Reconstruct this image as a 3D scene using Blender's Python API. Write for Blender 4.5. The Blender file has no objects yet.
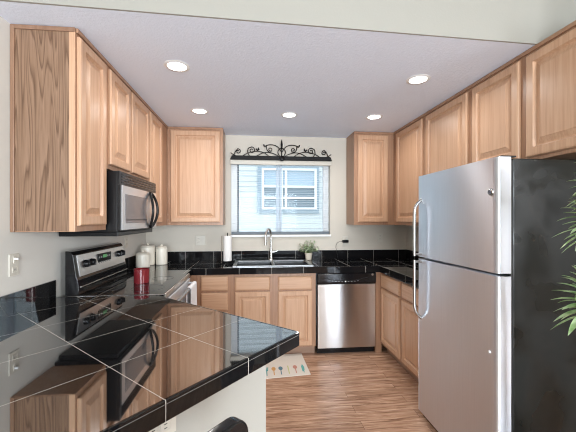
import bpy, bmesh, math, random
from mathutils import Vector, Matrix
random.seed(7)
S = bpy.context.scene
COL = S.collection
R = math.radians

# ------------------------------------------------------------------ camera
cam = bpy.data.cameras.new('camera'); co = bpy.data.objects.new('camera', cam); COL.objects.link(co)
cam.sensor_width = 36.0; cam.sensor_fit = 'HORIZONTAL'; cam.lens = 317.5 / 576 * 36
cam.shift_x = (288 - 283.3) / 576; cam.shift_y = 3.0 / 576
cam.clip_start = 0.02; cam.clip_end = 100
co.location = (0, 0, 1.429); co.rotation_euler = (R(90), 0, -0.0954)
S.camera = co
# ------------------------------------------------------------------ world, exposure
w = bpy.data.worlds.new('sky'); S.world = w; w.use_nodes = True
bg = w.node_tree.nodes['Background']; bg.inputs['Color'].default_value = (0.84, 0.92, 1.0, 1); bg.inputs['Strength'].default_value = 2.7
S.view_settings.view_transform = 'Standard'; S.view_settings.look = 'None'
S.view_settings.exposure = 0.02; S.view_settings.gamma = 1.0; S.view_settings.use_curve_mapping = False
S.cycles.use_denoising = True; S.cycles.filter_width = 1.1
S.cycles.max_bounces = 10; S.cycles.diffuse_bounces = 5; S.cycles.glossy_bounces = 6; S.cycles.transparent_max_bounces = 12
S.cycles.sample_clamp_indirect = 6
# ------------------------------------------------------------------ area lights added at the unseen living area's openings to fill the kitchen
def area(name, loc, rot, sx, sy, power, color):
    l = bpy.data.lights.new(name, 'AREA'); l.shape = 'RECTANGLE'; l.size = sx; l.size_y = sy; l.energy = power; l.color = color
    o = bpy.data.objects.new(name, l); COL.objects.link(o); o.location = loc; o.rotation_euler = rot; return o
area('added_patio_fill', (0.3, -3.75, 1.42), (R(99), 0, 0), 2.7, 2.0, 380, (0.94, 0.97, 1.02))
area('added_side_fill', (3.95, -2.7, 1.65), (R(94), 0, R(72)), 1.5, 1.8, 150, (0.94, 0.97, 1.02))
DOWNLIGHT_W = 3.7
DOWNLIGHT_GLOW = 9.0

# ------------------------------------------------------------------ dimensions
XL, XR, YB = -1.26, 1.96, 3.90
ZC, ZU = 2.447, 1.361
ZT = 0.93
XLU, YBU, XRU = -0.939, 3.597, 1.651
PA = R(42.3)
PU = Vector((math.sin(PA), math.cos(PA))); PV = Vector((-math.cos(PA), math.sin(PA)))
PROT = R(90) - PA
def pen(a, c):                                   # peninsula frame -> world
    p = PU * a + PV * c; return (p.x, p.y)

# ------------------------------------------------------------------ helpers
class MB:
    def __init__(s): s.bm = bmesh.new()
    def box(s, x0, x1, y0, y1, z0, z1, bev=0.0, seg=2):
        r = bmesh.ops.create_cube(s.bm, size=1.0); v = r['verts']
        for q in v:
            q.co = Vector(((x0 + x1) / 2 + q.co.x * (x1 - x0), (y0 + y1) / 2 + q.co.y * (y1 - y0), (z0 + z1) / 2 + q.co.z * (z1 - z0)))
        if bev:
            e = list({e for q in v for e in q.link_edges})
            bmesh.ops.bevel(s.bm, geom=e, offset=bev, segments=seg, affect='EDGES', profile=0.5)
        return s
    def prism(s, poly, z0, z1, axis='z', bev=0.0, seg=2):
        def P(a, b, c): return (a, b, c) if axis == 'z' else ((a, c, b) if axis == 'y' else (c, a, b))
        lo = [s.bm.verts.new(P(a, b, z0)) for a, b in poly]; hi = [s.bm.verts.new(P(a, b, z1)) for a, b in poly]
        f = [s.bm.faces.new(lo[::-1]), s.bm.faces.new(hi)]; n = len(poly)
        for i in range(n):
            j = (i + 1) % n; f.append(s.bm.faces.new((lo[i], lo[j], hi[j], hi[i])))
        bmesh.ops.recalc_face_normals(s.bm, faces=f)
        if bev:
            e = list({e for q in lo + hi for e in q.link_edges})
            bmesh.ops.bevel(s.bm, geom=e, offset=bev, segments=seg, affect='EDGES', profile=0.5)
        return s
    def tube(s, pts, r, seg=8, closed=False):
        pts = [Vector(p) for p in pts]; n = len(pts); rr = r if isinstance(r, (list, tuple)) else [r] * n
        rings = []; up = None
        for i, p in enumerate(pts):
            a = pts[(i - 1) % n] if (closed or i > 0) else p; b = pts[(i + 1) % n] if (closed or i < n - 1) else p
            t = (b - a).normalized()
            if up is None:
                up = Vector((0, 0, 1)) if abs(t.z) < 0.9 else Vector((1, 0, 0))
            x = up.cross(t)
            if x.length < 1e-5: x = t.orthogonal()
            x.normalize(); y = t.cross(x).normalized(); up = y
            rings.append([s.bm.verts.new(p + (x * math.cos(2 * math.pi * k / seg) + y * math.sin(2 * math.pi * k / seg)) * rr[i]) for k in range(seg)])
        for i in range(n if closed else n - 1):
            A, B = rings[i], rings[(i + 1) % n]
            for k in range(seg):
                s.bm.faces.new((A[k], A[(k + 1) % seg], B[(k + 1) % seg], B[k]))
        if not closed:
            s.bm.faces.new(rings[0][::-1]); s.bm.faces.new(rings[-1])
        return s
    def lathe(s, prof, seg=32, c=(0, 0, 0), axis='z'):
        rings = []
        for r, h in prof:
            ring = []
            for k in range(seg):
                a = 2 * math.pi * k / seg; x, y = max(r, 1e-5) * math.cos(a), max(r, 1e-5) * math.sin(a)
                p = (x, y, h) if axis == 'z' else ((x, h, y) if axis == 'y' else (h, x, y))
                ring.append(s.bm.verts.new((p[0] + c[0], p[1] + c[1], p[2] + c[2])))
            rings.append(ring)
        fs = []
        for A, B in zip(rings, rings[1:]):
            for k in range(seg): fs.append(s.bm.faces.new((A[k], A[(k + 1) % seg], B[(k + 1) % seg], B[k])))
        fs.append(s.bm.faces.new(rings[0][::-1])); fs.append(s.bm.faces.new(rings[-1]))
        bmesh.ops.recalc_face_normals(s.bm, faces=fs)
        return s
    def hollow(s, prof, seg=32):
        rings = [[s.bm.verts.new((r * math.cos(2 * math.pi * k / seg), r * math.sin(2 * math.pi * k / seg), h)) for k in range(seg)] for r, h in prof]
        fs = []
        for A, B in zip(rings, rings[1:] + rings[:1]):
            for k in range(seg): fs.append(s.bm.faces.new((A[k], A[(k + 1) % seg], B[(k + 1) % seg], B[k])))
        bmesh.ops.recalc_face_normals(s.bm, faces=fs)
        return s
    def panel(s, x0, x1, z0, z1, yb, loops):
        # concentric rectangles: loops = [(inset, depth toward the viewer)]
        rings = []
        for ins, d in [(0, 0)] + loops:
            rings.append([s.bm.verts.new((x, yb - d, z)) for x, z in ((x0 + ins, z0 + ins), (x1 - ins, z0 + ins), (x1 - ins, z1 - ins), (x0 + ins, z1 - ins))])
        fs = [s.bm.faces.new(rings[0][::-1]), s.bm.faces.new(rings[-1])]
        for A, B in zip(rings, rings[1:]):
            for k in range(4): fs.append(s.bm.faces.new((A[k], A[(k + 1) % 4], B[(k + 1) % 4], B[k])))
        bmesh.ops.recalc_face_normals(s.bm, faces=fs)
        return s
    def build(s, name, mat, parent=None, loc=(0, 0, 0), rz=0.0, smooth=False, label=None):
        me = bpy.data.meshes.new(name); s.bm.to_mesh(me); s.bm.free()
        me.materials.append(mat)
        if smooth:
            for p in me.polygons: p.use_smooth = True
            me.set_sharp_from_angle(angle=R(40))
        o = bpy.data.objects.new(name, me); COL.objects.link(o)
        o.location = loc; o.rotation_euler = (0, 0, rz)
        if smooth:
            wn = o.modifiers.new('weighted_normals', 'WEIGHTED_NORMAL'); wn.weight = 100; wn.keep_sharp = True
        if parent: o.parent = parent
        if label: o['label'] = label
        return o
def thing(name, label, cat, loc=(0, 0, 0), rz=0.0, group=None):
    o = bpy.data.objects.new(name, None); COL.objects.link(o); o.empty_display_size = 0.1
    o.location = loc; o.rotation_euler = (0, 0, rz); o['label'] = label; o['category'] = cat
    if group: o['group'] = group
    return o
def tag(o, label, cat, group=None):
    o['label'] = label; o['category'] = cat
    if group: o['group'] = group
    return o
def struct(o):
    o['kind'] = 'structure'; return o

# ------------------------------------------------------------------ materials
def mat(name, color=(0.8, 0.8, 0.8), rough=0.5, metal=0.0, ior=1.5, **kw):
    m = bpy.data.materials.new(name); m.use_nodes = True
    b = m.node_tree.nodes['Principled BSDF']
    b.inputs['Base Color'].default_value = (*color, 1); b.inputs['Roughness'].default_value = rough
    b.inputs['Metallic'].default_value = metal; b.inputs['IOR'].default_value = ior
    for k, v in kw.items(): b.inputs[k.replace('_', ' ')].default_value = v
    return m
def nodes(m): return m.node_tree.nodes, m.node_tree.links, m.node_tree.nodes['Principled BSDF']
def coords(m, scale, rand=True):
    n, l, b = nodes(m)
    tc = n.new('ShaderNodeTexCoord'); mp = n.new('ShaderNodeMapping'); mp.inputs['Scale'].default_value = scale
    if rand:
        oi = n.new('ShaderNodeObjectInfo'); mu = n.new('ShaderNodeMath'); mu.operation = 'MULTIPLY'; mu.inputs[1].default_value = 37.0
        l.new(oi.outputs['Random'], mu.inputs[0]); ad = n.new('ShaderNodeVectorMath'); ad.operation = 'ADD'
        l.new(tc.outputs['Object'], ad.inputs[0]); l.new(mu.outputs[0], ad.inputs[1]); l.new(ad.outputs[0], mp.inputs['Vector'])
    else:
        l.new(tc.outputs['Object'], mp.inputs['Vector'])
    return mp.outputs['Vector']
def ramp(m, fac, stops):
    n, l, b = nodes(m); r = n.new('ShaderNodeValToRGB'); e = r.color_ramp.elements
    while len(e) < len(stops): e.new(0.5)
    for i, (p, c) in enumerate(stops): e[i].position = p; e[i].color = (*c, 1)
    l.new(fac, r.inputs['Fac']); return r.outputs['Color']
def noise(m, vec, scale=1.0, detail=3.0, rough=0.55, dist=0.0):
    n, l, b = nodes(m); t = n.new('ShaderNodeTexNoise'); t.inputs['Scale'].default_value = scale; t.inputs['Detail'].default_value = detail
    t.inputs['Roughness'].default_value = rough; t.inputs['Distortion'].default_value = dist
    l.new(vec, t.inputs['Vector']); return t.outputs['Fac']
def mixc(m, fac, a, b_, mode='MIX'):
    n, l, b = nodes(m); x = n.new('ShaderNodeMix'); x.data_type = 'RGBA'; x.blend_type = mode
    for s_, v in ((x.inputs['Factor'], fac), (x.inputs['A'], a), (x.inputs['B'], b_)):
        if isinstance(v, (int, float)): s_.default_value = v
        elif isinstance(v, tuple): s_.default_value = (*v, 1)
        else: l.new(v, s_)
    return x.outputs['Result']
def bump(m, h, strength=0.2, dist=0.002):
    n, l, b = nodes(m); u = n.new('ShaderNodeBump'); u.inputs['Strength'].default_value = strength; u.inputs['Distance'].default_value = dist
    l.new(h, u.inputs['Height']); l.new(u.outputs['Normal'], b.inputs['Normal'])
def setc(m, c):
    n, l, b = nodes(m); l.new(c, b.inputs['Base Color'])

def wood(name, sc, lo, mid, hi, rough=0.36):
    m = mat(name, mid, rough)
    g = noise(m, coords(m, sc), 1.0, 5, 0.6, 0.6)
    setc(m, ramp(m, g, [(0.30, lo), (0.5, mid), (0.72, hi)])); return m
W_LO, W_MID, W_HI = (0.47, 0.272, 0.164), (0.545, 0.332, 0.208), (0.59, 0.38, 0.247)
M_wood = wood('maple_wood_upright_grain', (70, 70, 2.2), W_LO, W_MID, W_HI)
M_woodx = wood('maple_wood_level_grain', (2.2, 60, 60), W_LO, W_MID, W_HI)
M_frame = wood('maple_frame_shaded', (60, 60, 2.0), (0.29, 0.155, 0.090), (0.36, 0.20, 0.120), (0.42, 0.245, 0.152))  # shade between the doors put into a darker frame tone
M_trimw = wood('maple_trim', (8, 8, 8), (0.27, 0.145, 0.085), (0.33, 0.185, 0.11), (0.38, 0.22, 0.135))
M_trim2 = wood('maple_scribe_trim', (30, 30, 3), (0.20, 0.108, 0.064), (0.25, 0.142, 0.088), (0.29, 0.17, 0.108))
M_kick = wood('toe_kick_wood', (2, 20, 20), (0.26, 0.16, 0.11), (0.32, 0.2, 0.14), (0.36, 0.23, 0.16))
# oak end panel: cathedral figure
M_oak = mat('oak_veneer', rough=0.42)
v = coords(M_oak, (1, 1, 1), False)
n, l, b = nodes(M_oak)
mp = n.new('ShaderNodeMapping'); mp.inputs['Scale'].default_value = (8.5, 8.5, 0.48); l.new(v, mp.inputs['Vector'])
big = noise(M_oak, mp.outputs['Vector'], 1.0, 2, 0.5, 0.3)
mu = n.new('ShaderNodeMath'); mu.operation = 'MULTIPLY'; mu.inputs[1].default_value = 19.0; l.new(big, mu.inputs[0])
fr = n.new('ShaderNodeMath'); fr.operation = 'FRACT'; l.new(mu.outputs[0], fr.inputs[0])
mp2 = n.new('ShaderNodeMapping'); mp2.inputs['Scale'].default_value = (170, 170, 5); l.new(v, mp2.inputs['Vector'])
fine = noise(M_oak, mp2.outputs['Vector'], 1.0, 3, 0.6)
c1 = ramp(M_oak, fr.outputs[0], [(0.0, (0.125, 0.066, 0.037)), (0.28, (0.232, 0.138, 0.085)), (0.85, (0.275, 0.168, 0.108)), (1.0, (0.145, 0.080, 0.046))])
c2 = ramp(M_oak, fine, [(0.32, (0.74, 0.7, 0.66)), (0.58, (1.0, 1.0, 1.0))])
setc(M_oak, mixc(M_oak, 1.0, c1, c2, 'MULTIPLY'))

def tile(name, px, ox, py, oy, grout=0.0022, ior=2.2, base=0.008, rough=0.035):
    m = mat(name, (base, base, base * 1.1), rough, 0.0, ior)
    n, l, b = nodes(m)
    tc = n.new('ShaderNodeTexCoord'); sp = n.new('ShaderNodeSeparateXYZ'); l.new(tc.outputs['Object'], sp.inputs[0])
    outs = []
    for ax, p, o in (('X', px, ox), ('Y', py, oy)):
        if not p: continue
        a = n.new('ShaderNodeMath'); a.operation = 'SUBTRACT'; a.inputs[1].default_value = o - p / 2; l.new(sp.outputs[ax], a.inputs[0])
        mo = n.new('ShaderNodeMath'); mo.operation = 'FLOORED_MODULO'; mo.inputs[1].default_value = p; l.new(a.outputs[0], mo.inputs[0])
        s2 = n.new('ShaderNodeMath'); s2.operation = 'SUBTRACT'; s2.inputs[1].default_value = p / 2; l.new(mo.outputs[0], s2.inputs[0])
        ab = n.new('ShaderNodeMath'); ab.operation = 'ABSOLUTE'; l.new(s2.outputs[0], ab.inputs[0])
        lt = n.new('ShaderNodeMath'); lt.operation = 'LESS_THAN'; lt.inputs[1].default_value = grout / 2; l.new(ab.outputs[0], lt.inputs[0]); outs.append(lt.outputs[0])
    k = outs[0]
    if len(outs) > 1:
        mx = n.new('ShaderNodeMath'); mx.operation = 'MAXIMUM'; l.new(outs[0], mx.inputs[0]); l.new(outs[1], mx.inputs[1]); k = mx.outputs[0]
    setc(m, mixc(m, k, (base, base, base * 1.1), (0.62, 0.6, 0.56)))
    rr = n.new('ShaderNodeMapRange'); rr.inputs['To Min'].default_value = rough; rr.inputs['To Max'].default_value = 0.7; l.new(k, rr.inputs['Value']); l.new(rr.outputs[0], b.inputs['Roughness'])
    ri = n.new('ShaderNodeMapRange'); ri.inputs['To Min'].default_value = ior; ri.inputs['To Max'].default_value = 1.3; l.new(k, ri.inputs['Value']); l.new(ri.outputs[0], b.inputs['IOR'])
    return m
M_tile_pen = tile('polished_black_tile_diagonal', 0.331, 0.505, 0.331, 1.11, ior=4.3)
M_tile_edge = tile('polished_black_edge_tile', 0.331, 0.505, 0, 0, ior=1.45)
M_tile_back = tile('polished_black_tile', 0.331, 1.02, 0.331, 3.274, ior=2.2)
M_tile_splash = tile('polished_black_splash_tile', 0.331, 1.185, 0.331, 2.02, 0.0018, ior=1.26)
M_tile_lsplash = tile('polished_black_side_splash_tile', 0, 0, 0.331, 1.93, 0.0018, ior=3.0)
M_grout = mat('pale_grout', (0.62, 0.6, 0.56), 0.8)

def plaster(name, c, s=90, st=0.12):
    m = mat(name, c, 0.75)
    bump(m, noise(m, coords(m, (1, 1, 1), False), s, 3, 0.6), st, 0.004); return m
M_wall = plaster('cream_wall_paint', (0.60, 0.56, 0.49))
M_wall2 = plaster('cream_wall_lightened', (0.66, 0.64, 0.595))  # same cream, lightened to stand in for light missing under the cabinets
M_pen = plaster('cream_half_wall_darkened', (0.41, 0.40, 0.365))  # same cream, darkened in colour to offset strong light on the half wall
M_ceil = plaster('blue_tinted_ceiling', (0.79, 0.86, 0.99), 75, 0.7)  # cool window light put into the white ceiling's base colour
M_header = plaster('cream_bulkhead_darkened', (0.31, 0.302, 0.27))  # same cream, darkened in colour to hold down rear light on the bulkhead
M_white = mat('white_vinyl', (0.82, 0.84, 0.86), 0.35)
M_slat = mat('white_blind_slat', (0.88, 0.90, 0.92), 0.45, Transmission_Weight=0.0, Subsurface_Weight=0.0)
n, l, b = nodes(M_slat); tl = n.new('ShaderNodeBsdfTranslucent'); tl.inputs['Color'].default_value = (0.9, 0.94, 0.98, 1); ms = n.new('ShaderNodeMixShader'); ms.inputs[0].default_value = 0.4
l.new(b.outputs[0], ms.inputs[1]); l.new(tl.outputs[0], ms.inputs[2]); l.new(ms.outputs[0], n['Material Output'].inputs['Surface'])
M_plate = mat('almond_plastic', (0.62, 0.59, 0.52), 0.35)
M_slot = mat('dark_slot', (0.02, 0.02, 0.02), 0.5)
M_black = mat('black_gloss_enamel', (0.007, 0.007, 0.008), 0.14, 0, 1.42)
M_blackm = mat('black_satin_plastic', (0.007, 0.007, 0.008), 0.28, 0, 1.35)
M_iron = mat('black_wrought_iron', (0.004, 0.0035, 0.004), 0.5, 0, 1.3)
M_glassblk = mat('black_ceramic_glass', (0.010, 0.010, 0.011), 0.05, 0, 3.0)
M_chrome = mat('polished_chrome', (0.50, 0.50, 0.50), 0.16, 1.0)
M_nickel = mat('brushed_nickel', (0.60, 0.59, 0.57), 0.25, 1.0)
def steel(name, c, rough, sc):
    m = mat(name, c, rough, 1.0)
    n, l, b = nodes(m)
    g = noise(m, coords(m, sc, False), 1.0, 2, 0.5); setc(m, ramp(m, g, [(0.3, tuple(q * 0.96 for q in c)), (0.7, c)]))
    tg = n.new('ShaderNodeTangent'); tg.direction_type = 'RADIAL'; tg.axis = 'Z'; l.new(tg.outputs[0], b.inputs['Tangent'])
    b.inputs['Anisotropic'].default_value = 1.0; b.inputs['Anisotropic Rotation'].default_value = 0.25
    return m
M_steel = steel('brushed_stainless_steel', (0.70, 0.68, 0.66), 0.29, (160, 2, 2))
M_steel_f = steel('stainless_fridge_door', (0.79, 0.825, 0.90), 0.38, (160, 3, 3))  # blue of the window reflection put into the steel colour
M_steelv = mat('satin_stainless_steel', (0.74, 0.72, 0.715), 0.3, 1.0)
M_satin = mat('soft_satin_steel', (0.80, 0.80, 0.81), 0.5, 0.9)
M_rim = mat('satin_steel_rim', (0.46, 0.47, 0.49), 0.3, 1.0)
M_basin = mat('dark_sink_basin', (0.075, 0.08, 0.09), 0.25)
M_side = mat('black_textured_fridge_side', (0.005, 0.0058, 0.005), 0.32, 0, 1.36)
bump(M_side, noise(M_side, coords(M_side, (1, 1, 1), False), 220, 2, 0.5), 0.08, 0.001)
n, l, b = nodes(M_side)
sm = noise(M_side, coords(M_side, (1, 1, 1), False), 5.0, 2, 0.5, 0.2)
r_ = n.new('ShaderNodeMapRange'); r_.inputs['From Min'].default_value = 0.35; r_.inputs['From Max'].default_value = 0.7
r_.inputs['To Min'].default_value = 0.16; r_.inputs['To Max'].default_value = 0.6; l.new(sm, r_.inputs['Value']); l.new(r_.outputs[0], b.inputs['Roughness'])

# laminate floor, boards running left to right
M_floor = mat('wood_laminate_floor', rough=0.25)
n, l, b = nodes(M_floor); v = coords(M_floor, (1, 1, 1), False)
br = n.new('ShaderNodeTexBrick'); l.new(v, br.inputs['Vector']); br.offset = 0.37; br.inputs['Scale'].default_value = 1.0
br.inputs['Brick Width'].default_value = 1.2; br.inputs['Row Height'].default_value = 0.095; br.inputs['Mortar Size'].default_value = 0.0012; br.inputs['Bias'].default_value = 0
br.inputs['Color1'].default_value = (0.0, 0.0, 0.0, 1); br.inputs['Color2'].default_value = (1, 1, 1, 1); br.inputs['Mortar'].default_value = (0.5, 0.5, 0.5, 1)
mo = n.new('ShaderNodeVectorMath'); mo.operation = 'MULTIPLY_ADD'; l.new(br.outputs['Color'], mo.inputs[0]); mo.inputs[1].default_value = (7, 7, 7); l.new(v, mo.inputs[2])
mp = n.new('ShaderNodeMapping'); mp.inputs['Scale'].default_value = (3.6, 48, 1); l.new(mo.outputs[0], mp.inputs['Vector'])
g1 = noise(M_floor, mp.outputs['Vector'], 1.0, 6, 0.65, 1.0)
c1 = ramp(M_floor, g1, [(0.30, (0.17, 0.082, 0.048)), (0.45, (0.385, 0.222, 0.142)), (0.57, (0.52, 0.32, 0.214)), (0.70, (0.74, 0.52, 0.385))])
c2 = ramp(M_floor, br.outputs['Color'], [(0, (0.86, 0.85, 0.84)), (1, (1.08, 1.08, 1.08))])
c3 = mixc(M_floor, 1.0, c1, c2, 'MULTIPLY')
setc(M_floor, mixc(M_floor, br.outputs['Fac'], c3, (0.15, 0.08, 0.05)))

M_glass = bpy.data.materials.new('window_glass'); M_glass.use_nodes = True
nt = M_glass.node_tree; nt.nodes.clear()
o_ = nt.nodes.new('ShaderNodeOutputMaterial'); mx = nt.nodes.new('ShaderNodeMixShader'); tr = nt.nodes.new('ShaderNodeBsdfTransparent'); gl = nt.nodes.new('ShaderNodeBsdfGlossy')
fr = nt.nodes.new('ShaderNodeFresnel'); fr.inputs['IOR'].default_value = 1.15; gl.inputs['Roughness'].default_value = 0.02; tr.inputs['Color'].default_value = (0.93, 0.96, 0.97, 1)
nt.links.new(fr.outputs[0], mx.inputs[0]); nt.links.new(tr.outputs[0], mx.inputs[1]); nt.links.new(gl.outputs[0], mx.inputs[2]); nt.links.new(mx.outputs[0], o_.inputs['Surface'])

def emis(name, c, s):
    m = mat(name, c, 0.5); b = m.node_tree.nodes['Principled BSDF']
    b.inputs['Emission Color'].default_value = (*c, 1); b.inputs['Emission Strength'].default_value = s; return m
M_lamp = emis('lit_lens', (1.0, 0.95, 0.86), DOWNLIGHT_GLOW)
M_lcd = emis('green_display', (0.10, 0.30, 0.12), 0.35)

# ================================================================== THE SETTING
struct(MB().box(XL - 0.15, 4.0, -3.7, YB + 0.15, -0.1, 0.0).build('floor', M_floor))
struct(MB().box(XL - 0.15, XL, -3.7, YB + 0.15, 0, 3.6).build('wall_left', M_wall2))
struct(MB().box(XR, XR + 0.15, 1.2, YB + 0.15, 0, 3.6).build('wall_right', M_wall))
WX0, WX1, WZ0, WZ1 = -0.268, 0.962, 1.236, 2.145
b = MB()
b.box(XL, WX0, YB, YB + 0.15, 0, 2.6); b.box(WX1, XR, YB, YB + 0.15, 0, 2.6)
b.box(WX0, WX1, YB, YB + 0.15, 0, WZ0); b.box(WX0, WX1, YB, YB + 0.15, WZ1, 2.6)
struct(b.build('wall_back', M_wall))
struct(MB().prism([(XL, 1.60), (XR, 1.72), (XR, YB), (XL, YB)], ZC, ZC + 0.12).build('ceiling', M_ceil))
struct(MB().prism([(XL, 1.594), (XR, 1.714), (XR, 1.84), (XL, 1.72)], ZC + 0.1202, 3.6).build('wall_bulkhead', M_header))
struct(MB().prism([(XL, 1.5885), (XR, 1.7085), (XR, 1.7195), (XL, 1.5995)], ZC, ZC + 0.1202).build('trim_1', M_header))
struct(MB().box(XL - 0.15, 4.0, -3.7, 1.9, 3.6, 3.72).build('ceiling.001', M_header))
# living area behind the camera, with patio opening and side window added for light
b = MB(); b.box(XL, -1.1, -3.7, -3.55, 0, 3.6); b.box(1.7, 4.0, -3.7, -3.55, 0, 3.6); b.box(-1.1, 1.7, -3.7, -3.55, 2.5, 3.6)
struct(b.build('wall_rear', M_wall))
b = MB(); b.box(3.85, 4.0, -3.55, -3.45, 0, 3.6); b.box(3.85, 4.0, -1.9, 1.35, 0, 3.6); b.box(3.85, 4.0, -3.45, -1.9, 0, 0.7); b.box(3.85, 4.0, -3.45, -1.9, 2.6, 3.6)
struct(b.build('wall_side', M_wall))
struct(MB().box(XR + 0.15, 4.0, 1.2, 1.35, 0, 3.6).build('wall_partition', M_wall))
dr = struct(bpy.data.objects.new('door_1', None)); COL.objects.link(dr); dr.location = (0.3, -3.62, 0)
b = MB()
for x0, x1 in ((-1.4, -1.33), (-0.04, 0.04), (1.33, 1.4)): b.box(x0, x1, -0.03, 0.03, 0.06, 2.43)
b.box(-1.4, 1.4, -0.03, 0.03, 0, 0.06); b.box(-1.4, 1.4, -0.03, 0.03, 2.43, 2.5)
b.build('door_frame', M_white, dr)
MB().box(-1.33, -0.04, -0.004, 0.004, 0.06, 2.43).build('pane', M_glass, dr); MB().box(0.04, 1.33, -0.004, 0.004, 0.06, 2.43).build('pane', M_glass, dr)

# half wall carrying the bar side of the peninsula
HA0, HA1, HC0, HC1 = -0.90, 1.012, 0.848, 0.958
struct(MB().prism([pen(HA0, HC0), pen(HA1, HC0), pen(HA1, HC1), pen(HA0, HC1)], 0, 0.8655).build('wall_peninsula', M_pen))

# kitchen window (slider) set in the back wall
w1 = struct(bpy.data.objects.new('window_1', None)); COL.objects.link(w1); w1.location = (0, YB + 0.09, 0)
b = MB()
b.box(WX0, WX0 + 0.075, 0, 0.05, WZ0, WZ1); b.box(WX1 - 0.07, WX1, 0, 0.05, WZ0, WZ1)
b.box(WX0 + 0.075, WX1 - 0.07, 0, 0.05, WZ0, WZ0 + 0.03); b.box(WX0 + 0.075, WX1 - 0.07, 0, 0.05, WZ1 - 0.04, WZ1)
b.build('window_frame', M_white, w1)
b = MB(); b.box(0.292, 0.325, -0.005, 0.045, WZ0 + 0.03, WZ1 - 0.04); b.box(0.335, 0.365, 0.005, 0.05, WZ0 + 0.03, WZ1 - 0.04)
b.build('meeting_stile', mat('shaded_vinyl', (0.56, 0.66, 0.76), 0.4), w1)
MB().box(WX0 + 0.0755, WX0 + 0.092, -0.002, 0.03, WZ0 + 0.03, WZ1 - 0.04).build('gasket', mat('dark_gasket', (0.06, 0.09, 0.13), 0.6), w1)
MB().box(WX0 + 0.092, 0.291, 0.02, 0.026, WZ0 + 0.03, WZ1 - 0.04).build('pane', M_glass, w1)
MB().box(0.366, WX1 - 0.07, 0.02, 0.026, WZ0 + 0.03, WZ1 - 0.04).build('pane', M_glass, w1)
MB().box(WX0 - 0.003, WX1 + 0.006, -0.115, -0.0001, WZ0 - 0.024, WZ0 - 0.0005, 0.003).build('window_sill', M_white, w1)

# outside
struct(MB().box(-9, 11, 4.1, 16, -0.6, -0.5).build('ground_outside', mat('dry_lawn', (0.42, 0.44, 0.36), 0.9)))
nb = thing('house', 'pale sided house next door seen through the kitchen blinds', 'house', (0, 7.0, -0.5))
b = MB(); z = 0.0; vs = []
prof = []
k = 0
while k * 0.115 < 4.6:
    prof += [(-0.016, k * 0.115), (0.0, (k + 1) * 0.115)]; k += 1
poly = prof + [(0.2, prof[-1][1]), (0.2, 0)]
lo = [b.bm.verts.new((-7, y, z)) for y, z in poly]; hi = [b.bm.verts.new((9, y, z)) for y, z in poly]
fs = [b.bm.faces.new(lo), b.bm.faces.new(hi[::-1])]
for i in range(len(poly)):
    j = (i + 1) % len(poly); fs.append(b.bm.faces.new((lo[i], hi[i], hi[j], lo[j])))
bmesh.ops.recalc_face_normals(b.bm, faces=fs)
b.build('siding', mat('pale_siding', (0.62, 0.655, 0.67), 0.7), nb)
NX0, NX1, NZ0, NZ1 = 0.10, 1.46, 2.05, 3.09
b = MB()
b.box(NX0, NX0 + 0.09, -0.05, -0.02, NZ0, NZ1); b.box(NX1 - 0.05, NX1, -0.05, -0.02, NZ0, NZ1); b.box(NX0 + 0.09, NX1 - 0.05, -0.05, -0.02, NZ1 - 0.05, NZ1); b.box(NX0 + 0.09, NX1 - 0.05, -0.05, -0.02, NZ0, NZ0 + 0.09)
nt_ = b.build('window_trim', mat('blue_grey_trim', (0.30, 0.37, 0.43), 0.6), nb)
b = MB()
x0, x1, z0, z1 = NX0 + 0.09, NX1 - 0.05, NZ0 + 0.09, NZ1 - 0.05
for a in (x0, x1 - 0.05, 0.60, 0.70): b.box(a, a + 0.05, -0.062, -0.025, z0, z1)
for a in (z0, z0 + 0.235, z0 + 0.48, z1 - 0.04): b.box(x0, x1, -0.065, -0.025, a, a + 0.045)
b.build('window_frame', M_white, nb)
MB().box(x0, x1, -0.03, -0.022, z0 + 0.5, z1).build('pane', mat('pale_sky_glass', (0.40, 0.49, 0.58), 0.3), nb)  # sky reflection put into the upper pane's paler colour
MB().box(x0, x1, -0.03, -0.022, z0, z0 + 0.5).build('pane', mat('dark_screen_glass', (0.20, 0.25, 0.29), 0.25), nb)

# ================================================================== CABINETS
DOOR = [(0, 0.012), (0.004, 0.018), (0.010, 0.020), (0.052, 0.020), (0.056, 0.012), (0.061, 0.0055), (0.066, 0.005), (0.098, 0.0175), (0.100, 0.0195)]
DRAW = [(0, 0.010), (0.006, 0.016), (0.014, 0.020), (0.018, 0.020)]
SMALLD = [(0, 0.012), (0.004, 0.018), (0.010, 0.020), (0.046, 0.020), (0.050, 0.012), (0.054, 0.0055), (0.059, 0.005), (0.082, 0.0175), (0.084, 0.0195)]
def door(root, x0, x1, z0, z1, small=False):
    return MB().panel(x0, x1, z0, z1, -0.0005, SMALLD if small else DOOR).build('door', M_wood, root)
def drawer(root, x0, x1, z0, z1, name='drawer_front'):
    return MB().panel(x0, x1, z0, z1, -0.0005, DRAW).build(name, M_woodx, root)
def upper(label, loc, rz, wid, dep, z0, doors, group='upper cabinets', trimends=(0, 0), body=None):
    t = thing('upper_cabinet', label, 'cabinet', (loc[0], loc[1], z0), rz, group)
    h = ZC - z0 - 0.002
    MB().box(0.0005, wid - 0.0005, 0, dep - 0.001, 0, h).build('cabinet_body', body or M_frame, t)
    for d in doors: door(t, d[0], d[1], d[2] - z0, d[3] - z0)
    MB().box(trimends[0], wid - trimends[1], -0.012, -0.0003, h - 0.024, h, 0.003).build('top_molding', M_trimw, t)
    return t
DZ0, DZ1 = 1.393, 2.405
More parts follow.
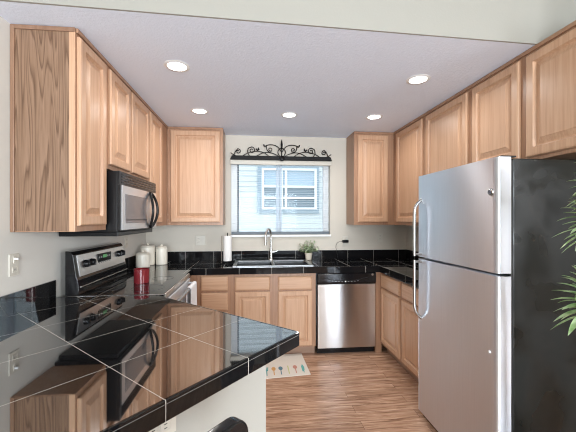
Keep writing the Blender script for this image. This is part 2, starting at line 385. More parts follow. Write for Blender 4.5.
# left run, facing right (local x = world y)
t = upper('near left tall cabinet showing its wide grained end panel', (XLU, 1.787, 0), R(90), 0.348, 0.32, ZU, [(0.012, 0.320, DZ0, DZ1)])
e = MB(); e.box(-0.004, -0.0003, 0.031, 0.298, 0.004, 1.06); e.build('end_panel', M_oak, t, label='oak veneer end panel with bold vertical grain')
MB().box(-0.010, -0.0003, 0.2985, 0.3185, 0, 1.083, 0.002).build('scribe_strip', M_trim2, t)
MB().box(-0.010, -0.0003, 0.0, 0.298, 1.0605, 1.083, 0.002).build('top_molding', M_trim2, t)
MB().box(-0.006, -0.0003, 0.001, 0.0305, 0, 1.0605, 0.002).build('corner_stile', M_wood, t)
upper('short two-door cabinet directly above the microwave', (XLU, 2.1355, 0), R(90), 0.829, 0.32, 1.756, [(0.032, 0.372, 1.785, DZ1), (0.405, 0.808, 1.785, DZ1)])
upper('narrow tall cabinet in the back left corner past the microwave', (XLU, 2.965, 0), R(90), 0.629, 0.32, ZU, [(0.012, 0.385, DZ0, DZ1)], trimends=(0, 0.014))
upper('single-door upper cabinet left of the kitchen window', (XLU + 0.001, YBU, 0), 0, 0.606, 0.302, ZU, [(0.038, 0.574, DZ0, DZ1)])
upper('single-door upper cabinet right of the kitchen window', (1.169, YBU, 0), 0, 0.481, 0.302, ZU, [(0.045, 0.405, DZ0, DZ1)])
# right run, facing left (local x = -world y)
upper('tall upper cabinet in the back right corner beside the window cabinet', (XRU, YBU, 0), R(-90), 0.682, 0.308, ZU, [(0.095, 0.648, DZ0, DZ1)], trimends=(0.014, 0))
upper('middle tall upper cabinet on the right, partly hidden by the refrigerator', (XRU, YBU - 0.683, 0), R(-90), 0.652, 0.308, ZU, [(0.036, 0.620, DZ0, DZ1)])
upper('wide two-door cabinet over the refrigerator', (XRU, YBU - 1.336, 0), R(-90), 0.955, 0.308, 1.775, [(0.022, 0.447, 1.797, DZ1), (0.497, 0.93, 1.797, DZ1)])

# base cabinets along the back wall
YF = 3.295; ZB = 0.866
def base(name, label, loc, rz, wid, dep, group='base cabinets', z1=ZB, open_top=None):
    t = thing(name, label, 'cabinet', (loc[0], loc[1], 0), rz, group)
    b = MB(); b.box(0.0005, wid - 0.0005, 0, dep - 0.002, 0.09, open_top or z1)
    if open_top:
        b.box(0.0005, wid - 0.0005, 0, 0.018, open_top, z1); b.box(0.0005, 0.016, 0.018, dep - 0.002, open_top, z1); b.box(wid - 0.016, wid - 0.0005, 0.018, dep - 0.002, open_top, z1)
    b.build('cabinet_body', M_frame, t)
    MB().box(0.0005, wid - 0.0005, 0.06, 0.075, 0.0, 0.0895).build('toe_kick', M_kick, t)
    return t
t = base('base_cabinet', 'three-drawer base cabinet left of the sink', (-0.562, YF, 0), 0, 0.344, 0.604)
drawer(t, 0.036, 0.308, 0.697, 0.849); drawer(t, 0.036, 0.308, 0.496, 0.675); drawer(t, 0.036, 0.308, 0.105, 0.474)
t = base('base_cabinet', 'two-door base cabinet under the sink', (-0.218, YF, 0), 0, 0.876, 0.604, open_top=0.66)
drawer(t, 0.035, 0.395, 0.693, 0.835, 'false_drawer_front'); drawer(t, 0.478, 0.836, 0.690, 0.832, 'false_drawer_front')
door(t, 0.035, 0.395, 0.105, 0.678, True); door(t, 0.478, 0.836, 0.105, 0.678, True)
MB().box(1.3085, 1.375, YF, YF + 0.02, 0, ZB).build('filler_strip', M_frame)
tag(bpy.data.objects['filler_strip'], 'wood filler strip between dishwasher and right corner cabinets', 'cabinet trim')
t = base('base_cabinet', 'corner base cabinet past the range', (-0.625, 2.962, 0), R(90), 0.332, 0.63)
MB().box(0.334, 0.93, -0.062, -0.001, 0.09, ZB).build('filler_panel', M_frame, t)
# right run bases, facing left
t = base('base_cabinet', 'drawer-over-door base cabinet next to the dishwasher corner', (1.376, YF, 0), R(-90), 0.472, 0.58)
drawer(t, 0.016, 0.445, 0.707, 0.842); door(t, 0.016, 0.445, 0.118, 0.688, True)
t = base('base_cabinet', 'base cabinet half hidden behind the refrigerator', (1.376, YF - 0.473, 0), R(-90), 0.565, 0.58)
drawer(t, 0.020, 0.535, 0.707, 0.842); door(t, 0.020, 0.535, 0.118, 0.688, True)
# peninsula cabinet, behind the half wall, facing the kitchen
t = thing('base_cabinet', 'cabinet under the diagonal bar counter, back to the half wall', 'cabinet', (*pen(1.115, 0.962), 0), PROT + R(90), 'base cabinets')
MB().box(0.0, 0.86, 0, 0.50, 0.09, ZB).build('cabinet_body', M_frame, t)
MB().box(0.0, 0.86, 0.06, 0.075, 0, 0.0895).build('toe_kick', M_kick, t)
for a in (0.03, 0.445):
    drawer(t, a, a + 0.385, 0.70, 0.842); door(t, a, a + 0.385, 0.118, 0.688, True)

# ================================================================== COUNTERS
SX0, SX1, SY0, SY1 = -0.19, 0.62, 3.345, 3.80          # sink cut-out
ct = thing('countertop', 'black tiled countertop wrapping the back wall and right corner', 'countertop', (0, 0, 0))
b = MB(); zt0 = 0.8665
b.box(XL + 0.001, -0.604, 2.957, 3.264 + 0.0, zt0, ZT); b.box(XL + 0.001, SX0, 3.264, YB - 0.001, zt0, ZT)
b.box(SX0, SX1, 3.264, SY0, zt0, ZT); b.box(SX0, SX1, SY1, YB - 0.001, zt0, ZT); b.box(SX1, XR - 0.001, 3.264, YB - 0.001, zt0, ZT)
b.box(1.3455, XR - 0.001, 2.256, 3.264, zt0, ZT)
b.build('tile_top', M_tile_back, ct)
b = MB()
b.box(-0.6035, 1.3575, 3.254, 3.2638, zt0 - 0.002, ZT + 0.001, 0.003); b.box(1.3355, 1.3453, 2.256, 3.2535, zt0 - 0.002, ZT + 0.001, 0.003)
b.build('edge_trim', M_tile_splash, ct)
b = MB()
b.box(XL + 0.013, XR - 0.013, YB - 0.012, YB - 0.001, ZT + 0.0005, 1.040); b.box(XL + 0.001, XL + 0.012, 2.957, YB - 0.001, ZT + 0.0005, 1.040); b.box(XR - 0.012, XR - 0.001, 2.256, YB - 0.001, ZT + 0.0005, 1.040)
b.build('backsplash', M_tile_splash, ct)
b = MB(); b.box(XL + 0.012, XR - 0.013, YB - 0.013, YB - 0.001, 1.0405, 1.045)
b.build('grout_cap', M_grout, ct)

# peninsula (mesh in its own frame so that the tiles run with the bar edge)
pt = thing('bar_countertop', 'glossy black tiled bar counter with diagonal edge in the foreground', 'countertop', (0, 0, 0), PROT)
def toloc(x, y): p = Vector((x, y)); return (p.dot(PU), p.dot(PV))
A1, C0 = 1.160, 0.792
YR0 = 2.152
k = (YR0 - (PU * A1 + PV * C0).y) / PV.y; far = (A1, C0 + k)
kk = ((PU * A1 + PV * C0).x - (XL + 0.001)) / PU.x; near = (A1 - kk, C0)
poly = [near, (A1 - 0.008, C0), (A1, C0 + 0.008), far, toloc(XL + 0.001, YR0)]
MB().prism(poly, zt0 + 0.0005, ZT).build('tile_top', M_tile_pen, pt)
b = MB(); b.box(near[0] + 0.03, A1 + 0.004, C0 - 0.010, C0 - 0.0003, ZT - 0.060, ZT + 0.001, 0.003)
b.build('edge_trim', M_tile_edge, pt)
b = MB(); b.box(near[0] + 0.03, A1 - 0.004, C0 - 0.0102, C0 - 0.0002, ZT - 0.0113, ZT - 0.0099); b.build('grout_line', mat('grey_grout', (0.26, 0.25, 0.24), 0.8), pt)
b = MB(); b.box(A1 + 0.0003, A1 + 0.010, C0 + 0.002, C0 + k - 0.02, ZT - 0.060, ZT + 0.001, 0.003)
b.build('edge_trim', M_tile_edge, pt)
b = MB(); b.box(0, 0.011, -0.3, YR0 - 0.002, 0, 0.110)
bs = b.build('backsplash', M_tile_lsplash, None, (XL + 0.001, 0, ZT + 0.0005)); bs.parent = pt; bs.matrix_parent_inverse = Matrix.Rotation(-PROT, 4, 'Z')

# ================================================================== REFRIGERATOR
FX, FY0, FY1, FZ = 1.2, 1.46, 2.225, 1.738
fr = thing('refrigerator', 'stainless top-freezer refrigerator with black side panel', 'refrigerator', (FX, FY1, 0), R(-90))   # local x = -y, y = into wall
W = FY1 - FY0
MB().box(0.003, W - 0.003, 0.088, 0.745, 0.03, FZ - 0.006, 0.006).build('cabinet_body', M_side, fr)
MB().box(0.006, W - 0.006, 0.076, 0.0875, 0.06, FZ - 0.015).build('door_gasket', M_slot, fr)
def fdoor(name, z0, z1):
    # door with softly rounded vertical edges
    n_ = 8; r = 0.028; pts = []
    for i in range(n_ + 1):
        a = R(180 + 90 * i / n_); pts.append((r + r * math.cos(a), r * 0.75 + r * 0.75 * math.sin(a)))
    for i in range(n_ + 1):
        a = R(270 + 90 * i / n_); pts.append((W - r + r * math.cos(a), r * 0.75 + r * 0.75 * math.sin(a)))
    pts += [(W, 0.075), (0, 0.075)]
    return MB().prism(pts, z0, z1).build(name, M_steel_f, fr, smooth=True)
d1 = fdoor('freezer_door', 1.158, FZ); d2 = fdoor('refrigerator_door', 0.045, 1.143)
def fhandle(parent, za, zb):
    # stands off the door at the seam end, leans back to the door at the far end
    x = 0.055; s_ = -0.052; up = zb > za; pts = []
    L = zb - za
    for f, y in ((0, s_), (0.3, s_), (0.6, s_), (0.80, s_ * 0.97), (0.88, s_ * 0.82), (0.94, s_ * 0.5), (1.0, 0.004)): pts.append((x, y, za + L * f))
    b = MB(); b.tube(pts, 0.0105, 10); b.tube([(x, s_, za + L * 0.03), (x, 0.002, za + L * 0.03)], 0.009, 8)
    b.build('handle', M_chrome, parent, smooth=True, label='bright curved metal handle')
fhandle(d1, 1.165, 1.566); fhandle(d2, 1.136, 0.718)
b = MB(); b.lathe([(0.0, -0.008), (0.012, -0.008), (0.017, -0.006), (0.019, 0.0), (0.019, 0.003)], 24, (W - 0.040, 0, 1.565), 'y'); b.build('badge_ring', M_chrome, d1, smooth=True)
b = MB(); b.lathe([(0.0, -0.0095), (0.010, -0.0095), (0.010, -0.0075)], 20, (W - 0.040, 0, 1.565), 'y'); b.build('badge', mat('badge_blue_grey', (0.10, 0.12, 0.16), 0.3), d1)
b = MB()
b.tube([(W - 0.040 + 0.006 * math.cos(a), -0.0096, 1.565 + 0.006 * math.sin(a)) for a in [R(20 + 15 * i) for i in range(20)]], 0.0009, 6)
b.build('badge_script', M_chrome, d1)
b = MB(); b.lathe([(0, -0.004), (0.006, -0.004), (0.0075, 0.0), (0.0075, 0.002)], 16, (W - 0.050, 0, 0.753), 'y'); b.build('cap', M_white, d2)
MB().box(0.03, W - 0.03, 0.03, 0.0755, 0.004, 0.044).build('base_grille', M_blackm, fr)
b = MB(); b.box(0.70, 0.758, 0.03, 0.11, FZ + 0.0003, FZ + 0.008, 0.002); b.build('hinge_cover', M_blackm, fr)
for x_ in (0.05, W - 0.05):
    for y_ in (0.14, 0.6): MB().lathe([(0.016, 0), (0.016, 0.03)], 14, (x_, y_, 0)).build('foot', M_blackm, fr)

# ================================================================== DISHWASHER
dw = thing('dishwasher', 'stainless dishwasher with black control strip between cabinets', 'dishwasher', (0.664, YF, 0))
DWW = 0.642
MB().box(0.002, DWW - 0.002, 0.012, 0.58, 0.09, ZB - 0.004).build('tub', M_blackm, dw)
b = MB(); b.box(0.012, DWW - 0.006, -0.022, 0.0115, 0.070, 0.742, 0.006, 3); b.build('door', M_steel, dw, smooth=True)
# control strip with a bowed lower recess
pts = [(-0.026, 0.745), (-0.034, 0.765), (-0.034, 0.85), (-0.026, 0.862), (0.011, 0.862), (0.011, 0.745)]
cp = MB().prism(pts, 0.010, DWW - 0.004, 'x', 0.002).build('control_panel', M_black, dw)
arc = [(0.06 + 0.49 * i / 24, -0.0345, 0.815 - 0.040 * math.sin(math.pi * i / 24)) for i in range(25)]
MB().tube(arc, 0.003, 6).build('pocket_handle', M_blackm, cp, smooth=True)
for i in range(9):
    q = 0.16 + i * 0.034
    MB().box(q, q + 0.014, -0.036, -0.0342, 0.795 - 0.028 * math.sin(math.pi * (q - 0.06) / 0.49), 0.799 - 0.028 * math.sin(math.pi * (q - 0.06) / 0.49)).build('button', mat('grey_print', (0.35, 0.35, 0.36), 0.5) if i == 0 else bpy.data.materials['grey_print'], cp)
b = MB(); b.lathe([(0, -0.041), (0.012, -0.040), (0.014, -0.0345)], 20, (DWW - 0.045, 0, 0.842), 'y'); b.build('badge', M_chrome, cp, smooth=True)
b = MB(); b.lathe([(0, -0.0385), (0.006, -0.0385), (0.007, -0.0345)], 16, (0.305, 0, 0.772), 'y'); b.build('indicator_light', M_white, cp)
MB().box(0.012, DWW - 0.004, 0.03, 0.045, 0.0, 0.068).build('kick_plate', M_black, dw)

# ================================================================== RANGE
RY0, RY1 = 2.160, 2.948
rg = thing('range', 'black and stainless electric range against the left wall', 'range', (-0.60, RY0, 0), R(90))    # local x = y, y into wall (world -x)
RW = RY1 - RY0
MB().box(0.002, RW - 0.002, 0.004, 0.598, 0.03, 0.905, 0.004).build('body', M_black, rg)
MB().box(0.0, RW, -0.016, 0.598, 0.9055, 0.934, 0.005, 3).build('cooktop', M_glassblk, rg, smooth=True)
MB().box(0.0, RW, -0.030, -0.0165, 0.9045, 0.936, 0.004).build('cooktop_trim', M_steel, rg)
M_ring = mat('burner_print', (0.055, 0.055, 0.06), 0.25)
for cx, cy, r in ((0.2, 0.15, 0.11), (0.58, 0.15, 0.085), (0.2, 0.42, 0.08), (0.58, 0.42, 0.105)):
    b = MB(); b.tube([(cx + r * math.cos(2 * math.pi * i / 40), cy + r * math.sin(2 * math.pi * i / 40), 0.9338) for i in range(40)], 0.0012, 4, True); b.build('burner_ring', M_ring, rg)
dd = MB().box(0.006, RW - 0.006, -0.036, 0.0035, 0.26, 0.895, 0.005).build('oven_door', M_satin, rg)
MB().box(0.12, RW - 0.12, -0.0375, -0.0355, 0.40, 0.74).build('oven_window', M_glassblk, dd)
b = MB(); b.tube([(0.05, -0.086, 0.862), (RW - 0.05, -0.086, 0.862)], 0.0135, 12)
for a in (0.075, RW - 0.075): b.box(a - 0.014, a + 0.014, -0.084, -0.0355, 0.850, 0.874, 0.003)
b.build('oven_handle', M_rim, dd, smooth=True)
MB().box(0.006, RW - 0.006, -0.030, 0.0035, 0.05, 0.25, 0.005).build('storage_drawer', M_steel, rg)
# backguard (in section: y = depth, z)
sec = [(0.600, 0.9355), (0.520, 0.9355), (0.514, 0.955), (0.522, 1.035), (0.530, 1.048), (0.552, 1.195), (0.565, 1.215), (0.600, 1.222)]
bgd = MB().prism(sec, 0.0, RW, 'x', 0.004).build('backguard', M_black, rg, smooth=True)
def onpanel(z): return 0.530 + (z - 1.048) / (1.195 - 1.048) * 0.022
pp = MB(); pp.prism([(onpanel(1.052) - 0.004, 1.052), (onpanel(1.19) - 0.004, 1.19), (onpanel(1.19) + 0.002, 1.19), (onpanel(1.052) + 0.002, 1.052)], 0.04, RW - 0.012, 'x')
cpn = pp.build('control_panel', M_steelv, bgd)
# cloth over the oven handle
tw = MB(); path = []
for i in range(13): path.append((-0.1045, 0.56 + (0.862 - 0.56) * i / 12))
for i in range(1, 9): a = R(180 - 180 * i / 8); path.append((-0.086 + 0.0185 * math.cos(a), 0.862 + 0.0185 * math.sin(a)))
for i in range(1, 10): path.append((-0.0675, 0.862 - 0.22 * i / 9))
grid = []; nx = 24
for k_ in range(nx + 1):
    u_ = k_ / nx; col = []
    for i, (y, z) in enumerate(path):
        low = max(0.0, (0.85 - z) / 0.3); wv = 0.006 * math.sin(u_ * 15.0) * low
        col.append(tw.bm.verts.new((0.45 + 0.26 * u_, y - (abs(wv) + wv * 0.5 if i < 13 else 0), z)))
    grid.append(col)
for a_, b_ in zip(grid, grid[1:]):
    for i in range(len(path) - 1): tw.bm.faces.new((a_[i], a_[i + 1], b_[i + 1], b_[i]))
bmesh.ops.recalc_face_normals(tw.bm, faces=tw.bm.faces[:])
bmesh.ops.solidify(tw.bm, geom=tw.bm.faces[:], thickness=0.0018)
o = tw.build('dish_towel', mat('white_cotton', (0.78, 0.78, 0.80), 0.9), None, (-0.60, RY0, 0), R(90), smooth=True)
tag(o, 'white cloth hanging over the oven door handle', 'towel')
for kx, kz in ((0.125, 1.125), (0.205, 1.125), (RW - 0.135, 1.135), (RW - 0.065, 1.135)):
    b = MB(); yk = onpanel(kz) - 0.004
    b.lathe([(0, -0.026), (0.019, -0.026), (0.023, -0.020), (0.026, -0.002), (0.026, 0.001)], 22, (kx, yk, kz), 'y'); b.box(kx - 0.004, kx + 0.004, yk - 0.032, yk - 0.020, kz - 0.02, kz + 0.02, 0.001)
    b.build('knob', M_blackm, cpn, smooth=True)
yk = onpanel(1.13) - 0.0045
dsp = MB().box(0.295, 0.515, yk - 0.003, yk + 0.002, 1.085, 1.170, 0.002).build('display', M_blackm, cpn)
MB().box(0.375, 0.435, yk - 0.0045, yk - 0.0028, 1.135, 1.158).build('clock_screen', M_lcd, dsp)
M_btn = mat('grey_buttons', (0.30, 0.31, 0.32), 0.5)
for i in range(6):
    for j in range(2):
        if 1 < i < 4 and j: continue
        MB().box(0.308 + i * 0.034, 0.326 + i * 0.034, yk - 0.0042, yk - 0.0029, 1.097 + j * 0.04, 1.110 + j * 0.04).build('button', M_btn, dsp)
MB().box(0.012, RW - 0.012, 0.508, 0.5145, 0.985, 0.991, 0.002).build('ridge_trim', M_steel, bgd)

# ================================================================== MICROWAVE
MZ0, MZ1 = 1.345, 1.742
mw = thing('microwave', 'black and stainless over-the-range microwave under short cabinet', 'microwave', (-0.855, 2.150, MZ0), R(90))
MW, MH = 0.770, MZ1 - MZ0
MB().box(0.0, MW, 0.020, 0.402, 0, MH, 0.003).build('body', M_blackm, mw)
MB().box(0.0, 0.60, 0.001, 0.0195, 0.006, MH - 0.087, 0.002).build('door', M_blackm, mw)
MB().box(0.03, MW - 0.012, 0.03, 0.395, -0.030, -0.0005, 0.004).build('bottom_plate', M_blackm, mw)
md = [o for o in mw.children if o.name.startswith('door')][0]
MB().box(0.024, 0.598, -0.001, 0.0012, 0.012, MH - 0.090).build('door_skin', M_steelv, md, label='stainless door face')
MB().box(0.075, 0.50, -0.0028, -0.0008, 0.055, MH - 0.145, 0.0008).build('door_window', mat('tinted_mesh_window', (0.16, 0.15, 0.155), 0.2), md)
MB().box(0.075, 0.50, -0.0036, -0.0029, 0.075, 0.082).build('window_line', M_blackm, md)
MB().box(0.602, MW, 0.0, 0.0195, 0.006, MH - 0.087, 0.003).build('keypad_panel', M_steelv, mw)
vg = MB().box(0.0, MW, 0.006, 0.0195, MH - 0.086, MH).build('vent_grille', M_blackm, mw)
b = MB()
for i in range(4): b.box(0.03, MW - 0.012, 0.002, 0.0058, MH - 0.074 + i * 0.018, MH - 0.068 + i * 0.018)
b.build('louver', M_black, vg)
cx, cz = 0.60, 0.158
b = MB(); b.tube([(cx + 0.062 * math.cos(2 * math.pi * i / 36), -0.006 - 0.038 * abs(math.cos(math.pi * (i / 36 - 0.25) * 1)) ** 0.5 * 0 - 0.036 * (1 - (math.sin(2 * math.pi * i / 36)) ** 2), cz + 0.142 * math.sin(2 * math.pi * i / 36)) for i in range(36)], 0.011, 10, True)
b.build('handle', M_blackm, md, smooth=True, label='black oval loop handle')

# ================================================================== SINK AND FAUCET
sk = thing('sink', 'double-bowl drop-in sink with pale rim below the window', 'sink', (0, 0, ZT))
b = MB()
def rimbox(x0, x1, y0, y1): b.box(x0, x1, y0, y1, 0.0006, 0.010, 0.003)
rimbox(SX0 - 0.022, SX0 + 0.018, SY0 - 0.02, SY1 + 0.02); rimbox(SX1 - 0.018, SX1 + 0.022, SY0 - 0.02, SY1 + 0.02)
rimbox(SX0 + 0.0182, SX1 - 0.0182, SY0 - 0.02, SY0 + 0.012); rimbox(SX0 + 0.0182, SX1 - 0.0182, SY1 - 0.07, SY1 + 0.02)
rimbox(0.205, 0.235, SY0 + 0.0122, SY1 - 0.0702)
b.build('rim', M_rim, sk)
def basin(x0, x1, y0, y1, dz):
    b = MB(); rings = []
    for ins, z in ((0, 0.004), (0.004, -0.02), (0.014, -dz + 0.02), (0.035, -dz)):
        rings.append([b.bm.verts.new(p) for p in ((x0 + ins, y0 + ins, z), (x1 - ins, y0 + ins, z), (x1 - ins, y1 - ins, z), (x0 + ins, y1 - ins, z))])
    for A, B in zip(rings, rings[1:]):
        for q in range(4): b.bm.faces.new((A[(q + 1) % 4], A[q], B[q], B[(q + 1) % 4]))
    b.bm.faces.new(rings[-1])
    bmesh.ops.solidify(b.bm, geom=b.bm.faces[:], thickness=0.0015)
    return b
o = basin(SX0 + 0.019, 0.2045, SY0 + 0.013, SY1 - 0.071, 0.19).build('bowl', M_basin, sk)
o2 = basin(0.2355, SX1 - 0.019, SY0 + 0.013, SY1 - 0.071, 0.19).build('bowl', M_basin, sk)
for p, cx in ((o, 0.02), (o2, 0.42)):
    b = MB(); b.lathe([(0, -0.1875), (0.03, -0.1875), (0.042, -0.1855), (0.045, -0.1885)], 24, (cx, 3.54, 0)); b.build('drain', M_rim, p)
fc = thing('faucet', 'brushed nickel gooseneck faucet behind the sink', 'faucet', (0.215, 3.775, ZT + 0.0105))
b = MB(); b.lathe([(0.030, 0), (0.030, 0.006), (0.022, 0.014), (0.0195, 0.03), (0.0185, 0.13), (0.0165, 0.14)], 20)
b.build('base', M_nickel, fc, smooth=True)
pts = [(0, 0, 0.13), (0, 0, 0.26)]
for i in range(1, 15):
    a = R(180 * i / 14); pts.append((-0.033 * (1 - math.cos(a)) , -0.042 * (1 - math.cos(a)), 0.275 + 0.095 * math.sin(a)))
pts += [(-0.067, -0.086, 0.252)]
MB().tube(pts, 0.0125, 12).build('spout', M_nickel, fc, smooth=True)
b = MB(); b.tube([(-0.067, -0.086, 0.256), (-0.068, -0.088, 0.20), (-0.068, -0.088, 0.185)], [0.0155, 0.018, 0.0165], 14); b.build('spray_head', M_nickel, fc, smooth=True)
b = MB(); b.tube([(0.015, 0, 0.095), (0.045, 0, 0.097)], 0.012, 12); b.tube([(0.042, 0, 0.097), (0.085, -0.004, 0.112)], [0.008, 0.0055], 10); b.build('handle', M_nickel, fc, smooth=True)

# ================================================================== BLINDS AND SCROLL VALANCE
bl = thing('window_blind', 'white mini blind hanging in the kitchen window', 'blind', (0, YB + 0.032, 0))
MB().box(WX0 + 0.006, WX1 - 0.006, -0.02, 0.02, WZ1 - 0.034, WZ1 - 0.002, 0.003).build('headrail', M_plate, bl)
nsl = 38; zz0, zz1 = WZ0 + 0.050, WZ1 - 0.048
sl = None
for i in range(nsl):
    z = zz0 + (zz1 - zz0) * i / (nsl - 1)
    if sl is None:
        b = MB(); n_ = 4; rows = []
        for dz in (0.0, -0.0007):
            rows.append([[b.bm.verts.new((x, -0.0115 + 0.023 * j / n_, dz + 0.0016 * (1 - (2 * j / n_ - 1) ** 2) + 0.0022 * (j / n_ - 0.5))) for j in range(n_ + 1)] for x in (WX0 + 0.010, WX1 - 0.010)])
        for j in range(n_):
            b.bm.faces.new((rows[0][0][j], rows[0][1][j], rows[0][1][j + 1], rows[0][0][j + 1])); b.bm.faces.new((rows[1][0][j + 1], rows[1][1][j + 1], rows[1][1][j], rows[1][0][j]))
        b.bm.faces.new((rows[0][1][0], rows[0][0][0], rows[1][0][0], rows[1][1][0])); b.bm.faces.new((rows[0][0][n_], rows[0][1][n_], rows[1][1][n_], rows[1][0][n_]))
        sl = b.build('slat', M_slat, bl, (0, 0, z), smooth=False); o = sl
    else:
        o = sl.copy(); o.location = (0, 0, z); COL.objects.link(o)
MB().box(WX0 + 0.008, WX1 - 0.008, -0.012, 0.012, WZ0 + 0.003, WZ0 + 0.036, 0.003).build('bottom_rail', mat('grey_bottom_rail', (0.11, 0.135, 0.16), 0.5), bl)
for x in (-0.19, 0.345, 0.88):
    MB().tube([(x, -0.0128, zz0), (x, -0.0128, zz1)], 0.0008, 5).build('ladder_cord', M_slat, bl)
MB().tube([(0.885, -0.02, WZ1 - 0.04), (0.888, -0.022, WZ0 + 0.10)], 0.0025, 6).build('tilt_wand', M_slat, bl)

hp = thing('blind_headboard', 'cream valance board across the top of the blind', 'valance board', (0, YB, 0))
MB().box(WX0 - 0.006, WX1 + 0.010, -0.030, -0.0005, 2.092, 2.145, 0.004).build('board', M_plate, hp)
# iron scroll work over the window
vx, vz = 0.350, 2.146
sv = thing('scroll_ornament', 'black wrought iron scroll ornament above the kitchen window', 'wall ornament', (vx, YB - 0.035, vz))
b = MB(); b.prism([(-0.622, 0.0), (0.622, 0.0), (0.600, 0.046), (-0.600, 0.046)], -0.030, 0.033, 'y', 0.003); b.build('bar', M_iron, sv)
PX = 0.01225           # metres per photo pixel here
def P(x, y): return ((x - 282.3) * PX, 0.0, (157.0 - y) * PX + 0.046)
def spiral(cx, cy, r0, r1, a0, turns, n=26):
    return [P(cx + (r0 + (r1 - r0) * i / n) * math.cos(a0 + turns * 2 * math.pi * i / n), cy - (r0 + (r1 - r0) * i / n) * math.sin(a0 + turns * 2 * math.pi * i / n)) for i in range(n + 1)]
def smoothc(pts, n=7):
    out = []; q = [Vector(p) for p in pts]; q = [2 * q[0] - q[1]] + q + [2 * q[-1] - q[-2]]
    for i in range(1, len(q) - 2):
        for k_ in range(n):
            t_ = k_ / n; a, b_, c, d = q[i - 1], q[i], q[i + 1], q[i + 2]
            out.append(0.5 * ((2 * b_) + (-a + c) * t_ + (2 * a - 5 * b_ + 4 * c - d) * t_ ** 2 + (-a + 3 * b_ - 3 * c + d) * t_ ** 3))
    out.append(q[-2]); return out
half = []
half.append((smoothc([P(235, 157), P(236.5, 153), P(238.5, 150.6)]) + spiral(239.3, 152.6, 2.6, 0.6, R(110), -1.25), 0.0042))          # end scroll
half.append((smoothc([P(232, 154), P(234, 155.5), P(237, 157)]), 0.004))
half.append((smoothc([P(250.5, 157), P(248.6, 153.5), P(249.3, 149.5), P(252.5, 148)]) + spiral(252.6, 151.2, 3.2, 0.7, R(85), -1.2), 0.0042))
half.append((smoothc([P(243.5, 157), P(249, 154), P(257, 152.2), P(264, 153.3), P(270, 157)]), 0.0038))
half.append((smoothc([P(257.5, 156.8), P(263, 154), P(269, 153), P(275, 154.6), P(279.5, 157)]), 0.0038))
half.append((smoothc([P(265.5, 147.5), P(267, 146.4), P(271, 145.4), P(276, 146.2), P(279.5, 148.6), P(282.0, 152.5)]), 0.0042))
half.append((smoothc([P(267, 146.6), P(267.6, 150.5), P(269.5, 152.4)]) + spiral(270.6, 150.2, 2.4, 0.6, R(240), 1.2), 0.004))
half.append(([P(264.4, 145.2), P(264.7, 146.6), P(266.4, 147.6)], 0.0065))
half.append(([P(256.7, 149.6), P(258.2, 151.4), P(260, 150.2)], 0.0060)); half.append(([P(259.6, 148.6), P(258.4, 151.0)], 0.0050))
half.append((smoothc([P(282.3, 148.2), P(279.2, 150.5), P(278.6, 153.5), P(280.5, 157)]), 0.0042))
for pts, r in half:
    for sg in (1, -1):
        MB().tube([(sg * p[0], p[1], p[2]) for p in pts], r * 1.3, 6).build('scroll', M_iron, sv, smooth=True)
b = MB(); b.tube([P(282.3, 157), P(282.3, 151), P(282.3, 148), P(282.3, 145), P(282.3, 142), P(282.3, 139.8)], [0.009, 0.004, 0.010, 0.014, 0.008, 0.001], 8); b.build('finial', M_iron, sv, smooth=True)
b = MB(); b.lathe([(0, -0.046), (0.018, -0.044), (0.026, -0.040), (0.032, -0.038), (0.034, -0.030)], 20, (0, 0, 0.018), 'y'); b.build('rosette', M_iron, sv, smooth=True)

# ================================================================== DOWNLIGHTS
i = 0
DL = [((-0.503, 2.17), 'recessed ceiling light above the range, nearest on the left'), ((-0.500, 3.05), 'recessed ceiling light in front of the back left cabinet'), ((0.352, 3.08), 'recessed ceiling light in front of the window, middle of the far row'),
      ((1.200, 3.06), 'recessed ceiling light in front of the back right cabinets'), ((1.199, 2.21), 'recessed ceiling light near the refrigerator, nearest on the right')]
for (x, y), lab in DL:
    t = thing('ceiling_light', lab, 'ceiling light', (x, y, ZC), 0, 'recessed ceiling lights')
    b = MB(); b.lathe([(0.060, -0.0015), (0.062, -0.006), (0.080, -0.004), (0.084, -0.0006), (0.060, -0.0006)], 36); b.build('trim_ring', M_white, t, smooth=True)
    b = MB(); b.lathe([(0, -0.0035), (0.0595, -0.0035), (0.0595, -0.001)], 32); b.build('lens', M_lamp, t)
    l = bpy.data.lights.new('downlight', 'AREA'); l.shape = 'DISK'; l.size = 0.11; l.spread = R(158); l.energy = DOWNLIGHT_W; l.color = (1.0, 0.98, 0.95)
    o = bpy.data.objects.new('downlight', l); COL.objects.link(o); o.parent = t; o.location = (0, 0, -0.008)

# ================================================================== SMALL THINGS ON THE COUNTERS
M_cer = mat('ivory_ceramic', (0.74, 0.70, 0.61), 0.3)
for (x, y, r, h), lab in (((-1.135, 3.415, 0.068, 0.138), 'short ivory canister in front of the taller two'), ((-1.140, 3.585, 0.074, 0.200), 'tall ivory canister in the corner behind the short one'), ((-0.998, 3.600, 0.060, 0.186), 'ivory canister nearest the backsplash on the right')):
    t = thing('canister', lab, 'canister', (x, y, ZT + 0.0005), 0, 'ivory canisters')
    MB().lathe([(r - 0.006, 0), (r, 0.006), (r, h - 0.012), (r - 0.004, h - 0.006), (r - 0.01, h - 0.004)], 32).build('jar', M_cer, t, smooth=True)
    ld = MB().lathe([(r - 0.012, h - 0.0038), (r - 0.003, h - 0.002), (r - 0.003, h + 0.004), (r - 0.016, h + 0.012), (0.012, h + 0.016)], 32).build('lid', M_cer, t, smooth=True)
    MB().lathe([(0.007, h + 0.0155), (0.012, h + 0.022), (0.013, h + 0.028), (0.006, h + 0.034)], 18).build('knob', M_cer, ld, smooth=True)
cd = thing('candle', 'red jar candle standing on the black cooktop', 'candle', (-0.862, 2.565, 0.9355))
M_red = mat('red_wax', (0.15, 0.010, 0.014), 0.3)
